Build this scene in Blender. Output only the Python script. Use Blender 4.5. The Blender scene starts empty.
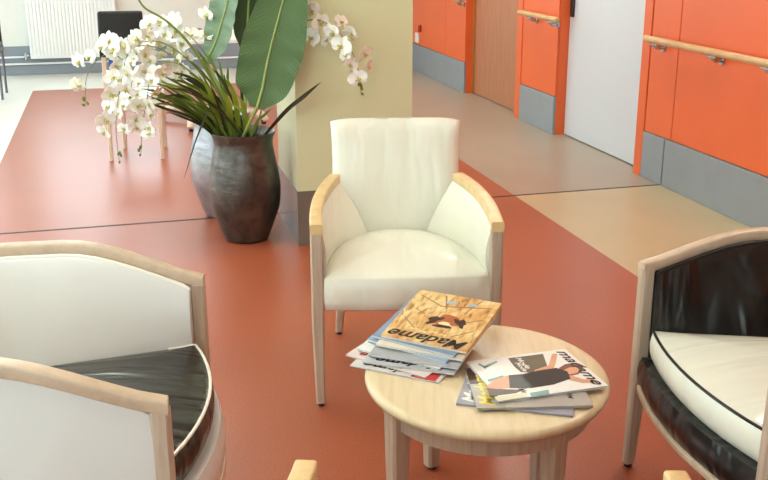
import bpy, bmesh, math, random
from math import sin, cos, pi, radians, sqrt, tan, atan2
from mathutils import Vector, Matrix

random.seed(7)
sc = bpy.context.scene
COL = sc.collection

# ------------------------------------------------------------------ camera
F_PX, TILT, YAW, EYE = 1000.0, radians(17.4), radians(14.8), 1.57
cam_data = bpy.data.cameras.new('camera')
cam_data.sensor_width = 36.0
cam_data.lens = F_PX / 768.0 * 36.0
cam_data.clip_start = 0.05
cam = bpy.data.objects.new('camera', cam_data)
cam.location = (0, 0, EYE)
cam.rotation_euler = (pi / 2 - TILT, 0, -YAW)
COL.objects.link(cam)
sc.camera = cam


def _ray(px, py):
    x, y = px - 384, py - 240
    fw = F_PX * cos(TILT) - y * sin(TILT)
    up = -(F_PX * sin(TILT) + y * cos(TILT))
    return (x * cos(YAW) + fw * sin(YAW), -x * sin(YAW) + fw * cos(YAW), up)


def at(px, py, Y):
    """world point seen at a photo pixel at depth Y"""
    d = _ray(px, py)
    t = Y / d[1]
    return Vector((d[0] * t, Y, EYE + d[2] * t))


def onz(px, py, z):
    d = _ray(px, py)
    t = (z - EYE) / d[2]
    return Vector((d[0] * t, d[1] * t, z))


# ------------------------------------------------------------------ materials
def lin(c):
    out = []
    for v in c[:3]:
        v = v / 255.0
        out.append(v / 12.92 if v <= 0.04045 else ((v + 0.055) / 1.055) ** 2.4)
    return (out[0], out[1], out[2], 1.0)


class NT:
    def __init__(self, name):
        self.m = bpy.data.materials.new(name)
        self.m.use_nodes = True
        self.t = self.m.node_tree
        self.b = self.t.nodes['Principled BSDF']
        self.tc = None

    def n(self, typ, **kw):
        nd = self.t.nodes.new(typ)
        for k, v in kw.items():
            setattr(nd, k, v)
        return nd

    def l(self, a, b):
        self.t.links.new(a, b)

    def coords(self, scale=(1, 1, 1), kind='Object'):
        if self.tc is None:
            self.tc = self.n('ShaderNodeTexCoord')
        mp = self.n('ShaderNodeMapping')
        mp.inputs['Scale'].default_value = scale
        self.l(self.tc.outputs[kind], mp.inputs['Vector'])
        return mp.outputs['Vector']

    def noise(self, vec, scale, detail=3, rough=0.5, dist=0.0):
        nd = self.n('ShaderNodeTexNoise')
        nd.inputs['Scale'].default_value = scale
        nd.inputs['Detail'].default_value = detail
        nd.inputs['Roughness'].default_value = rough
        nd.inputs['Distortion'].default_value = dist
        self.l(vec, nd.inputs['Vector'])
        return nd.outputs['Fac']

    def ramp(self, fac, stops):
        nd = self.n('ShaderNodeValToRGB')
        e = nd.color_ramp.elements
        while len(e) < len(stops):
            e.new(0.5)
        for i, (p, c) in enumerate(stops):
            e[i].position = p
            e[i].color = c
        self.l(fac, nd.inputs['Fac'])
        return nd.outputs['Color']

    def bump(self, h, strength, dist=0.01):
        nd = self.n('ShaderNodeBump')
        nd.inputs['Strength'].default_value = strength
        nd.inputs['Distance'].default_value = dist
        self.l(h, nd.inputs['Height'])
        self.l(nd.outputs['Normal'], self.b.inputs['Normal'])


def plain(name, rgb, rough=0.5, metal=0.0, var=0.06, nscale=6.0, bump=0.0, bscale=60.0, spec=0.5, coat=0.0,
          stretch=(1, 1, 1)):
    m = NT(name)
    m.b.inputs['Roughness'].default_value = rough
    m.b.inputs['Metallic'].default_value = metal
    m.b.inputs['Specular IOR Level'].default_value = spec
    m.b.inputs['Coat Weight'].default_value = coat
    c = lin(rgb)
    v = m.coords(stretch)
    f = m.noise(v, nscale)
    lo = tuple(x * (1 - var) for x in c[:3]) + (1,)
    hi = tuple(min(1, x * (1 + var)) for x in c[:3]) + (1,)
    m.l(m.ramp(f, [(0.3, lo), (0.7, hi)]), m.b.inputs['Base Color'])
    if bump:
        m.bump(m.noise(v, bscale), bump, 0.004)
    return m.m


def wood(name, rgb, dark, scale=(30, 30, 2.2), rough=0.4, coat=0.15):
    m = NT(name)
    m.b.inputs['Roughness'].default_value = rough
    m.b.inputs['Coat Weight'].default_value = coat
    m.b.inputs['Coat Roughness'].default_value = 0.25
    v = m.coords(scale)
    f = m.noise(v, 2.2, 5, 0.6, 0.3)
    m.l(m.ramp(f, [(0.25, lin(dark)), (0.6, lin(rgb))]), m.b.inputs['Base Color'])
    m.bump(f, 0.05, 0.002)
    return m.m


def leather(name, rgb, rough, bstr, stretch=(9, 1.6, 3), var=0.04, bdist=0.012, spec=0.5):
    m = NT(name)
    m.b.inputs['Roughness'].default_value = rough
    m.b.inputs['Specular IOR Level'].default_value = spec
    c = lin(rgb)
    v = m.coords(stretch)
    f = m.noise(v, 1.3, 2, 0.45, 0.6)
    lo = tuple(x * (1 - var) for x in c[:3]) + (1,)
    m.l(m.ramp(f, [(0.3, lo), (0.7, c)]), m.b.inputs['Base Color'])
    m.bump(f, bstr, bdist)
    return m.m


def lino(name, rgb, var=0.10, rough=0.34, speck=130):
    m = NT(name)
    c = lin(rgb)
    v = m.coords()
    f1 = m.noise(v, speck, 4, 0.7)
    f2 = m.noise(v, 2.2, 3)
    lo = tuple(x * (1 - var) for x in c[:3]) + (1,)
    hi = tuple(min(1, x * (1 + var)) for x in c[:3]) + (1,)
    col1 = m.ramp(f1, [(0.35, lo), (0.65, hi)])
    mix = m.n('ShaderNodeMix', data_type='RGBA', blend_type='MULTIPLY')
    mix.inputs['Factor'].default_value = 1.0
    col2 = m.ramp(f2, [(0.3, (0.93, 0.93, 0.93, 1)), (0.7, (1, 1, 1, 1))])
    m.l(col1, mix.inputs['A'])
    m.l(col2, mix.inputs['B'])
    m.l(mix.outputs['Result'], m.b.inputs['Base Color'])
    m.b.inputs['Roughness'].default_value = rough
    m.bump(f1, 0.04, 0.001)
    return m.m


def emission(name, rgb, strength):
    m = bpy.data.materials.new(name)
    m.use_nodes = True
    b = m.node_tree.nodes['Principled BSDF']
    b.inputs['Base Color'].default_value = (0.9, 0.9, 0.9, 1)
    b.inputs['Emission Color'].default_value = rgb
    b.inputs['Emission Strength'].default_value = strength
    return m


M = dict(
    red=lino('terracotta_lino', (166, 88, 60), 0.16),
    beige=lino('beige_lino', (192, 176, 140), 0.06),
    taupe=lino('taupe_lino', (166, 152, 136), 0.06),
    pale=lino('pale_lino', (224, 222, 214), 0.03),
    joint=plain('joint_strip', (48, 40, 38), 0.5),
    orange=plain('orange_laminate', (228, 102, 48), 0.42, var=0.03, nscale=3),
    orange_dark=plain('orange_gap', (150, 48, 18), 0.6),
    skirt=plain('grey_kick_plate', (140, 146, 152), 0.4, var=0.04),
    back_skirt=plain('grey_skirting', (136, 144, 154), 0.45, var=0.03),
    wall=plain('white_wall_paint', (226, 226, 220), 0.75, var=0.02, bump=0.05),
    ceil=plain('ceiling_paint', (238, 238, 232), 0.85, var=0.02),
    column=plain('pale_olive_paint', (214, 221, 182), 0.28, var=0.025, nscale=2, bump=0.08, bscale=160),
    column_side=plain('pale_grey_gloss', (196, 196, 196), 0.25, var=0.03),
    plinth=plain('taupe_plinth', (118, 112, 102), 0.22, var=0.05),
    doorwood=wood('brown_door_veneer', (182, 122, 88), (160, 100, 68), (22, 22, 1.2), 0.45, 0.1),
    doorwhite=plain('white_door_laminate', (206, 208, 214), 0.4, var=0.02, nscale=2),
    jamb=plain('ochre_jamb', (176, 112, 54), 0.5),
    black=plain('black_plastic', (22, 22, 24), 0.4),
    chrome=plain('brushed_chrome', (190, 194, 200), 0.25, metal=1.0, var=0.05),
    railwood=wood('handrail_wood', (214, 170, 116), (196, 148, 94), (3, 3, 3), 0.35),
    beech=wood('limed_beech', (196, 176, 156), (172, 150, 132), (34, 34, 2.4), 0.38, 0.2),
    beech_rim=wood('limed_beech_rim', (206, 184, 160), (186, 162, 138), (10, 10, 10), 0.33, 0.25),
    beech_lit=wood('lit_beech', (226, 196, 142), (208, 174, 120), (10, 10, 10), 0.36, 0.2),  # arm rails: light on their tops put into the yellower colour
    tabletop=wood('beech_table_top', (224, 206, 170), (212, 190, 152), (26, 2.4, 8), 0.36, 0.2),
    white=leather('white_vinyl', (236, 236, 222), 0.22, 0.6),
    white_back=leather('white_vinyl_ribs', (236, 236, 222), 0.28, 0.6, (9, 9, 0.8)),
    outer=leather('white_outer_vinyl', (224, 224, 222), 0.3, 0.35, (3, 3, 2.0)),
    blackv=leather('black_vinyl', (24, 22, 18), 0.26, 1.0, (8, 1.0, 5), 0.2, 0.03, 0.6),
    blackv_in=leather('black_vinyl_inner', (20, 18, 17), 0.28, 1.0, (7, 7, 1.6), 0.2, 0.03, 0.6),
    pipe_w=plain('white_piping', (240, 238, 228), 0.4, var=0.02),
    pipe_b=plain('black_piping', (18, 16, 14), 0.35),
    rad=plain('radiator_enamel', (238, 240, 240), 0.35, var=0.01),
    soil=plain('dark_soil', (46, 36, 28), 0.9, var=0.4, nscale=50, bump=0.8),
    far_black=plain('black_fabric', (16, 15, 16), 0.7),
    far_beech=wood('pale_pink_beech', (226, 204, 182), (206, 182, 160), (30, 30, 3)),
    leaf=None, vase=None,
)


def leaf_mat(name, a, b, rough=0.32, stripe=20.0):
    m = NT(name)
    v = m.coords((1, 1, 1), 'UV')
    w = m.n('ShaderNodeTexWave', wave_type='BANDS', bands_direction='Y')
    w.inputs['Scale'].default_value = stripe / 6.0
    w.inputs['Distortion'].default_value = 1.2
    m.l(v, w.inputs['Vector'])
    m.l(m.ramp(w.outputs['Fac'], [(0.1, lin(a)), (0.9, lin(b))]), m.b.inputs['Base Color'])
    m.b.inputs['Roughness'].default_value = rough
    m.bump(w.outputs['Fac'], 0.3, 0.005)
    return m.m


M['leaf'] = leaf_mat('broad_leaf_green', (62, 92, 44), (80, 110, 56))
M['leaf_blue'] = leaf_mat('broad_leaf_bluish', (104, 132, 108), (128, 154, 126))
M['leaf_dark'] = leaf_mat('broad_leaf_dark', (40, 58, 28), (56, 76, 36))
M['midrib'] = plain('leaf_midrib', (146, 166, 96), 0.45)
M['blade'] = plain('grass_blade_green', (104, 128, 50), 0.45, var=0.25, nscale=9)
M['blade_light'] = plain('grass_blade_yellowgreen', (138, 158, 44), 0.45, var=0.2, nscale=9)
M['blade_dark'] = plain('grass_blade_dark', (50, 54, 28), 0.45, var=0.25, nscale=9)
M['stem'] = plain('orchid_stem', (118, 134, 62), 0.5, var=0.15)
M['petal'] = plain('orchid_petal', (246, 246, 240), 0.5, var=0.02, nscale=30)
M['lip'] = plain('orchid_lip', (196, 186, 96), 0.5, var=0.25, nscale=90)
M['bud'] = plain('orchid_bud', (110, 124, 54), 0.5, var=0.2)


def vase_mat(name, a, b, rough, metal):
    m = NT(name)
    v = m.coords((1, 1, 1))
    f = m.noise(v, 9, 4, 0.6, 0.5)
    m.l(m.ramp(f, [(0.35, lin(a)), (0.65, lin(b))]), m.b.inputs['Base Color'])
    m.b.inputs['Metallic'].default_value = metal
    m.b.inputs['Roughness'].default_value = rough
    m.bump(m.noise(m.coords((4, 4, 14)), 2.0, 3), 0.35, 0.012)
    return m.m


M['vase'] = vase_mat('bronze_glaze', (78, 74, 70), (108, 102, 98), 0.34, 0.75)
M['vase_grey'] = vase_mat('grey_silver_glaze', (150, 150, 156), (176, 176, 182), 0.34, 0.7)


# ------------------------------------------------------------------ mesh helpers
def link(name, verts, faces, mat=None, parent=None, smooth=True, mats=None, midx=None, sharp=None):
    me = bpy.data.meshes.new(name)
    me.from_pydata([tuple(v) for v in verts], [], faces)
    bm = bmesh.new()
    bm.from_mesh(me)
    bmesh.ops.recalc_face_normals(bm, faces=bm.faces)
    bm.to_mesh(me)
    bm.free()
    for mm in (mats or [mat]):
        me.materials.append(mm)
    if midx:
        for p, i in zip(me.polygons, midx):
            p.material_index = i
    o = bpy.data.objects.new(name, me)
    COL.objects.link(o)
    if parent is not None:
        o.parent = parent
    if smooth:
        me.shade_smooth()
        me.set_sharp_from_angle(angle=radians(sharp if sharp else 42))
    return o


class G:
    """collects geometry of ONE part"""

    def __init__(self):
        self.v, self.f, self.mi = [], [], []

    def add(self, v, f, mi=0):
        k = len(self.v)
        self.v += [tuple(x) for x in v]
        self.f += [tuple(i + k for i in q) for q in f]
        self.mi += [mi] * len(f)
        return self

    def box(self, x0, x1, y0, y1, z0, z1, mi=0):
        return self.add([(x0, y0, z0), (x1, y0, z0), (x1, y1, z0), (x0, y1, z0),
                         (x0, y0, z1), (x1, y0, z1), (x1, y1, z1), (x0, y1, z1)],
                        [(0, 3, 2, 1), (4, 5, 6, 7), (0, 1, 5, 4), (1, 2, 6, 5), (2, 3, 7, 6), (3, 0, 4, 7)], mi)

    def bbox(self, x0, x1, y0, y1, z0, z1, r=0.005, seg=2, mi=0):
        bm = bmesh.new()
        bmesh.ops.create_cube(bm, size=1)
        for v in bm.verts:
            v.co = Vector((x0 + (v.co.x + .5) * (x1 - x0), y0 + (v.co.y + .5) * (y1 - y0), z0 + (v.co.z + .5) * (z1 - z0)))
        bmesh.ops.bevel(bm, geom=list(bm.edges), offset=r, segments=seg, affect='EDGES', profile=0.6)
        bm.verts.ensure_lookup_table()
        v = [x.co.copy() for x in bm.verts]
        f = [[x.index for x in q.verts] for q in bm.faces]
        bm.free()
        return self.add(v, f, mi)

    def post(self, top, bot, st, sb, r=0.006, ang=0.0):
        """tapered square post with chamfered edges from top centre to bottom centre; s=(sx,sy)"""
        def ring(c, s):
            a, b = s[0] / 2, s[1] / 2
            k = min(r, a * .6, b * .6)
            pts = [(a - k, -b), (a, -b + k), (a, b - k), (a - k, b), (-a + k, b), (-a, b - k), (-a, -b + k), (-a + k, -b)]
            return [(c[0] + p * cos(ang) - q * sin(ang), c[1] + p * sin(ang) + q * cos(ang), c[2]) for p, q in pts]
        A, B = ring(bot, sb), ring(top, st)
        f = [(i, (i + 1) % 8, 8 + (i + 1) % 8, 8 + i) for i in range(8)]
        f += [tuple(range(7, -1, -1)), tuple(range(8, 16))]
        return self.add(A + B, f)

    def tube(self, pts, rad, n=8, cap=True, mi=0, flat=1.0):
        pts = [Vector(p) for p in pts]
        if not hasattr(rad, '__len__'):
            rad = [rad] * len(pts)
        t0 = (pts[1] - pts[0]).normalized()
        up = Vector((0, 0, 1)) if abs(t0.z) < .9 else Vector((0, 1, 0))
        nrm = (up - t0 * up.dot(t0)).normalized()
        V, Fc = [], []
        for i, p in enumerate(pts):
            if i == 0:
                t = t0
            elif i == len(pts) - 1:
                t = (pts[i] - pts[i - 1]).normalized()
            else:
                t = (pts[i + 1] - pts[i - 1]).normalized()
            nrm = (nrm - t * nrm.dot(t)).normalized()
            b = t.cross(nrm)
            for k in range(n):
                a = 2 * pi * k / n
                V.append(p + nrm * (cos(a) * rad[i] * flat) + b * (sin(a) * rad[i]))
        for i in range(len(pts) - 1):
            for k in range(n):
                Fc.append((i * n + k, i * n + (k + 1) % n, (i + 1) * n + (k + 1) % n, (i + 1) * n + k))
        if cap:
            Fc += [tuple(range(n - 1, -1, -1)), tuple((len(pts) - 1) * n + k for k in range(n))]
        return self.add(V, Fc, mi)

    def loop_tube(self, pts, r, n=8, mi=0):
        pts = [Vector(p) for p in pts]
        m = len(pts)
        V, Fc = [], []
        for i, p in enumerate(pts):
            t = (pts[(i + 1) % m] - pts[i - 1]).normalized()
            side = t.cross(Vector((0, 0, 1))).normalized()
            up = side.cross(t)
            for k in range(n):
                a = 2 * pi * k / n
                V.append(p + side * cos(a) * r + up * sin(a) * r)
        for i in range(m):
            j = (i + 1) % m
            for k in range(n):
                Fc.append((i * n + k, i * n + (k + 1) % n, j * n + (k + 1) % n, j * n + k))
        return self.add(V, Fc, mi)

    def lathe(self, prof, n=48, sx=1.0, sy=1.0, mi=0, c=(0, 0)):
        V, Fc = [], []
        for r, z in prof:
            for k in range(n):
                a = 2 * pi * k / n
                V.append((c[0] + r * cos(a) * sx, c[1] + r * sin(a) * sy, z))
        for i in range(len(prof) - 1):
            for k in range(n):
                Fc.append((i * n + k, i * n + (k + 1) % n, (i + 1) * n + (k + 1) % n, (i + 1) * n + k))
        Fc += [tuple(range(n - 1, -1, -1)), tuple((len(prof) - 1) * n + k for k in range(n))]
        return self.add(V, Fc, mi)

    def sweep(self, path, prof, cap=True, mi=0):
        """path: list of (Vector2 pos, Vector2 outward normal); prof(i) -> list of (offset, z), constant count"""
        V, Fc = [], []
        n = None
        for i, (p, nn) in enumerate(path):
            pr = prof(i)
            n = len(pr)
            for off, z in pr:
                V.append((p[0] + nn[0] * off, p[1] + nn[1] * off, z))
        for i in range(len(path) - 1):
            for k in range(n):
                Fc.append((i * n + k, i * n + (k + 1) % n, (i + 1) * n + (k + 1) % n, (i + 1) * n + k))
        if cap:
            Fc += [tuple(range(n - 1, -1, -1)), tuple((len(path) - 1) * n + k for k in range(n))]
        return self.add(V, Fc, mi)

    def loft(self, rings, mi=0):
        n = len(rings[0])
        V, Fc = [], []
        for rg in rings:
            V += [tuple(p) for p in rg]
        for i in range(len(rings) - 1):
            for k in range(n):
                Fc.append((i * n + k, i * n + (k + 1) % n, (i + 1) * n + (k + 1) % n, (i + 1) * n + k))
        Fc += [tuple(range(n - 1, -1, -1)), tuple((len(rings) - 1) * n + k for k in range(n))]
        return self.add(V, Fc, mi)

    def cushion(self, outline, z0, z1, dome, cx, cy, side=0.006, r=0.012, mi=0):
        """stuffed cushion over a closed outline"""
        m = len(outline)
        rings = []

        def ins(f, d=0.0):
            out = []
            for i, (x, y) in enumerate(outline):
                a, b = outline[i - 1], outline[(i + 1) % m]
                tx, ty = b[0] - a[0], b[1] - a[1]
                L = sqrt(tx * tx + ty * ty) or 1
                nx, ny = ty / L, -tx / L
                out.append((cx + (x - cx) * f + nx * d, cy + (y - cy) * f + ny * d))
            return out
        rings.append((ins(.02), z0))
        rings.append((ins(.97), z0))
        rings.append((ins(1, -.002), z0 + .008))
        rings.append((ins(1, side * .7), z0 + (z1 - z0) * .3))
        rings.append((ins(1, side), z0 + (z1 - z0) * .6))
        rings.append((ins(1, 0.001), z1 - .004))
        for f in (.985, .95, .88, .78, .64, .48, .3, .12):
            rings.append((ins(f), z1 + dome * (1 - f ** 2.6)))
        V, Fc = [], []
        for ring, z in rings:
            V += [(x, y, z) for x, y in ring]
        for i in range(len(rings) - 1):
            for k in range(m):
                Fc.append((i * m + k, i * m + (k + 1) % m, (i + 1) * m + (k + 1) % m, (i + 1) * m + k))
        Fc += [tuple(range(m - 1, -1, -1)), tuple((len(rings) - 1) * m + k for k in range(m))]
        return self.add(V, Fc, mi)

    def obj(self, name, mat, parent=None, smooth=True, sharp=None):
        if isinstance(mat, (list, tuple)):
            return link(name, self.v, self.f, None, parent, smooth, mats=mat, midx=self.mi, sharp=sharp)
        return link(name, self.v, self.f, mat, parent, smooth, sharp=sharp)


def thing(name, label, cat, loc=(0, 0, 0), rz=0.0, group=None):
    o = bpy.data.objects.new(name, None)
    o.empty_display_size = 0.1
    o.location = loc
    o.rotation_euler = (0, 0, rz)
    COL.objects.link(o)
    o['label'] = label
    o['category'] = cat
    if group:
        o['group'] = group
    return o


def tag(o, label, cat, group=None):
    o['label'] = label
    o['category'] = cat
    if group:
        o['group'] = group
    return o


def struct(o):
    o['kind'] = 'structure'
    return o


def relabel(o, label):
    o['label'] = label
    return o


def copy_tree(o, parent=None):
    c = o.copy()
    COL.objects.link(c)
    if parent is not None:
        c.parent = parent
    for ch in list(o.children):
        copy_tree(ch, c)
    return c


def smoothstep(a, b, x):
    t = max(0, min(1, (x - a) / (b - a)))
    return t * t * (3 - 2 * t)


def catmull(P, n=8):
    P = [Vector(p) for p in P]
    Q = [P[0] * 2 - P[1]] + P + [P[-1] * 2 - P[-2]]
    out = []
    for i in range(1, len(Q) - 2):
        for k in range(n):
            t = k / n
            a, b, c, d = Q[i - 1], Q[i], Q[i + 1], Q[i + 2]
            out.append(0.5 * ((2 * b) + (c - a) * t + (2 * a - 5 * b + 4 * c - d) * t * t + (3 * b - a - 3 * c + d) * t ** 3))
    out.append(P[-1])
    return out


# ------------------------------------------------------------------ the room
XL, XR, YN, YF, ZC = -4.4, 3.28, -3.0, 11.78, 2.7
RX0, RX1, RY1 = -0.845, 2.285, 10.58
SEAM = 5.53

g = G()


def quad(x0, x1, y0, y1, mi):
    g.add([(x0, y0, 0), (x1, y0, 0), (x1, y1, 0), (x0, y1, 0)], [(0, 1, 2, 3)], mi)


quad(XL, RX0, YN, YF, 3)
quad(RX0, RX1, YN, RY1, 0)
quad(RX0, RX1, RY1, YF, 3)
quad(RX1, XR + .2, YN, SEAM, 1)
quad(RX1, XR + .2, SEAM, YF, 2)
floor = struct(g.obj('floor', [M['red'], M['beige'], M['taupe'], M['pale']], smooth=False))
g = G()
g.add([(XL, 5.41, .0015), (XR, 5.525, .0015), (XR, 5.543, .0015), (XL, 5.428, .0015),
       (XL, 5.41, 0), (XR, 5.525, 0), (XR, 5.543, 0), (XL, 5.428, 0)],
      [(0, 1, 2, 3), (4, 7, 6, 5), (0, 4, 5, 1), (2, 6, 7, 3), (1, 5, 6, 2), (0, 3, 7, 4)])
struct(g.obj('trim_1', M['joint'], smooth=False))

g = G()
g.box(XL, XR + .3, YN, YF, ZC, ZC + .1)
struct(g.obj('ceiling', M['ceil'], smooth=False))


def wall_with_openings(name, axis, pos, thick, a0, a1, opens, mat):
    """axis 'x': wall plane at X=pos running along Y; opens: (a, b, z0, z1)"""
    g = G()

    def bx(a, b, z0, z1):
        if b - a < 1e-4 or z1 - z0 < 1e-4:
            return
        if axis == 'x':
            g.box(min(pos, pos + thick), max(pos, pos + thick), a, b, z0, z1)
        else:
            g.box(a, b, min(pos, pos + thick), max(pos, pos + thick), z0, z1)
    cur = a0
    for a, b, z0, z1 in sorted(opens):
        bx(cur, a, 0, ZC)
        bx(a, b, 0, z0)
        bx(a, b, z1, ZC)
        cur = b
    bx(cur, a1, 0, ZC)
    return struct(g.obj(name, mat, smooth=False))


def window(idx, axis, pos, a, b, z0, z1, d=0.06):
    g = G()
    w = 0.06

    def bx(p, q, r, s):
        if axis == 'x':
            g.box(pos - d / 2, pos + d / 2, p, q, r, s)
        else:
            g.box(p, q, pos - d / 2, pos + d / 2, r, s)
    bx(a, b, z0, z0 + w)
    bx(a, b, z1 - w, z1)
    bx(a, a + w, z0 + w, z1 - w)
    bx(b - w, b, z0 + w, z1 - w)
    m = (a + b) / 2
    bx(m - w / 2, m + w / 2, z0 + w, z1 - w)
    struct(g.obj('window_%d' % idx, M['rad'], smooth=False))


WL = [(0.2, 2.8, .9, 2.45), (3.6, 6.2, .9, 2.45), (7.4, 10.6, .5, 2.45)]
wall_with_openings('wall_left', 'x', XL, -.25, YN, YF, WL, M['wall'])
WB = [(-3.6, -1.4, 1.0, 2.4), (-1.0, 0.7, 1.0, 2.4)]
wall_with_openings('wall_back', 'y', YF, .25, XL - .25, XR + .5, WB, M['wall'])
WF = [(-3.6, -0.6, .9, 2.45)]
wall_with_openings('wall_front', 'y', YN, -.25, XL - .25, XR + .5, WF, M['wall'])
wi = 1
for a, b, z0, z1 in WL:
    window(wi, 'x', XL - .12, a, b, z0, z1); wi += 1
for a, b, z0, z1 in WB:
    window(wi, 'y', YF + .12, a, b, z0, z1); wi += 1
for a, b, z0, z1 in WF:
    window(wi, 'y', YN - .12, a, b, z0, z1); wi += 1

# right wall: backing with two door recesses, orange panels in front
D1 = (8.0, 9.32)      # brown door opening
D2 = (5.88, 7.19)     # white door opening
DH = 2.1
g = G()
T = 0.012             # panel thickness
GAP = 0.008


def backing(a, b, z0, z1):
    g.box(XR + T, XR + .35, a, b, z0, z1, 1)


backing(YN, D2[0] - T, 0, ZC)
backing(D2[0] - T, D2[1] + T, DH + T, ZC)
backing(D2[1] + T, D1[0] - T, 0, ZC)
backing(D1[0] - T, D1[1] + T, DH + T, ZC)
backing(D1[1] + T, YF, 0, ZC)
# reveals are orange too
for a, b in (D1, D2):
    g.box(XR + .0145, XR + .20, b, b + T, 0, DH + T, 0)
    g.box(XR + .0145, XR + .20, a - T, a, 0, DH + T, 0)
    g.box(XR + .0145, XR + .20, a, b, DH, DH + T, 0)
    g.box(XR + .20, XR + .35, a - T, b + T, 0, DH + T, 1)


def panel(a, b, z0=.305, z1=ZC):
    g.bbox(XR, XR + T + .002, a + GAP / 2, b - GAP / 2, z0, z1, .002, 1, 0)


for a, b in ((YN, -1.5), (-1.5, .3), (.3, 2.1), (2.1, 3.9), (3.9, 5.45), (5.45, 5.78), (7.19, 7.89), (9.32, 9.95), (9.95, YF)):
    panel(a, b)
panel(D2[0], D2[1], DH, ZC)
panel(D1[0], D1[1], DH, ZC)
struct(g.obj('wall_right', [M['orange'], M['orange_dark']], smooth=False))
# door architraves
for i, (a, b) in enumerate(((5.78, 5.88), (7.89, 8.0))):
    g = G()
    g.bbox(XR - .006, XR + T + .002, a + .003, b, 0.001, DH + .1, .002, 1)
    struct(g.obj('trim_%d' % (i + 2), M['orange'], smooth=False))
# kick plates
g = G()
for a, b in ((YN, 5.505), (5.513, 5.78), (7.19, 7.89), (9.32, YF - .02)):
    g.bbox(XR - .008, XR + T + .002, a + .002, b - .002, 0.001, .30, .002, 1)
struct(g.obj('baseboard_right', M['skirt'], smooth=False))

# doors
door1 = struct(G().box(XR + .09, XR + .13, D1[0] + .004, D1[1] - .035, .008, DH - .035).obj('door_1', M['doorwood'], smooth=False))
g = G()
g.box(XR + .075, XR + .118, D1[1] - .034, D1[1] - .001, .001, DH)
g.box(XR + .075, XR + .118, D1[0] + .004, D1[1] - .034, DH - .034, DH - .001)
g.obj('door_frame', M['jamb'], door1, smooth=False)
door2 = struct(G().box(XR + .09, XR + .13, D2[0] + .004, D2[1] - .006, .008, DH - .004).obj('door_2', M['doorwhite'], smooth=False))
g = G()
g.bbox(XR + .076, XR + .09, 7.105, 7.165, .915, 1.16, .006, 2)
hp = g.obj('handle_plate', M['black'], door2)
g = G()
g.tube([(XR + .08, 7.137, 1.12), (XR + .03, 7.137, 1.12), (XR + .028, 7.11, 1.12), (XR + .028, 7.02, 1.12)], .010, 10)
g.obj('lever', M['black'], hp)

# back wall skirting
struct(G().bbox(XL, XR - .01, YF - .012, YF, 0.001, .315, .003, 1).obj('baseboard_back', M['back_skirt'], smooth=False))

# column
CX0, CX1, CY0, CY1 = .832, 1.432, 4.86, 5.47
g = G()
g.box(CX0, CX1, CY0, CY1, .0, ZC)
col = struct(g.obj('column', M['column'], smooth=False))
g = G()
pt = .004
g.box(CX0 - pt, CX1 + pt, CY0 - pt, CY1 + pt, .001, .288)
g.obj('plinth', M['plinth'], col, smooth=False)

# ------------------------------------------------------------------ corridor fittings
def handrail(label, y0, y1, brackets):
    t = thing('handrail', label, 'handrail', (XR - .065, (y0 + y1) / 2, .902))
    L = (y1 - y0) / 2
    g = G()
    pts = [(0, -L, 0), (0, -L + .006, 0)] + [(0, -L + .02 + (2 * L - .04) * k / 6, 0) for k in range(7)] + [(0, L - .006, 0), (0, L, 0)]
    g.tube(pts, [.014, .020] + [.0215] * 7 + [.020, .014], 16)
    g.obj('rail', M['railwood'], t)
    for y in brackets:
        yy = y - (y0 + y1) / 2
        g = G()
        g.tube([(0, yy, -.018), (.002, yy, -.036), (.02, yy, -.046), (.062, yy, -.046)], .014, 10)
        g.tube([(.053, yy, -.044), (.0655, yy, -.044)], .030, 16)
        g.bbox(-.016, .016, yy - .045, yy + .045, -.032, -.018, .003, 1)
        g.obj('bracket', M['chrome'], t)
    return t


handrail('long round wooden handrail on the orange wall nearest the camera', 2.4, 5.745, (5.62, 4.98, 4.48, 3.5, 2.6))
handrail('short wooden handrail between the brown door and the white door', 7.07, 7.83, (7.20, 7.60))
handrail('wooden handrail beyond the brown door, only its chrome bracket in view', 9.30, 11.5, (9.37, 10.3, 11.2))

t = thing('wall_socket', 'small white wall socket low on the far orange wall beside the column edge', 'socket', (XR, 10.93, .38))
g = G(); g.bbox(-.022, -.0005, -.05, .05, -.055, .055, .006, 2); g.obj('socket_plate', M['rad'], t)
g = G(); g.tube([(-.015, -.12, .075), (-.015, -.12, .15)], .02, 8); g.obj('red_plug', M['orange_dark'], t)

# radiator and pipes on the back wall
t = thing('radiator', 'white ribbed panel radiator on the back wall', 'radiator', (-.45, YF - .06, .185))
g = G()
g.bbox(-.47, .47, -.045, .03, 0, .72, .006, 2)
g.obj('radiator_panel', M['rad'], t)
g = G()
for k in range(25):
    x = -.45 + k * .0375
    g.bbox(x - .012, x + .012, -.050, -.044, .03, .69, .003, 1)
g.obj('ribs', M['rad'], t)
g = G()
g.tube([(-.49, -.01, .03), (-.52, -.01, .03)], .014, 10)
g.tube([(-.52, -.01, -.01), (-.52, -.01, .07)], .018, 10)
g.obj('valve', M['chrome'], t)
for lab, z, a, b in (('upper white heating pipe ending at the radiator valve', .20, XL + .05, -.985),
                     ('lower white heating pipe running along the grey skirting', .125, XL + .05, 1.4)):
    g = G()
    g.tube([(a, YF - .035, z), (b, YF - .035, z)], .011, 10)
    for q in range(3):
        xx = a + (b - a) * (q + .5) / 3
        g.tube([(xx, YF - .035, z), (xx, YF - .011, z)], .008, 8)
    tag(g.obj('heating_pipe', M['rad']), lab, 'pipe')

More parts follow.
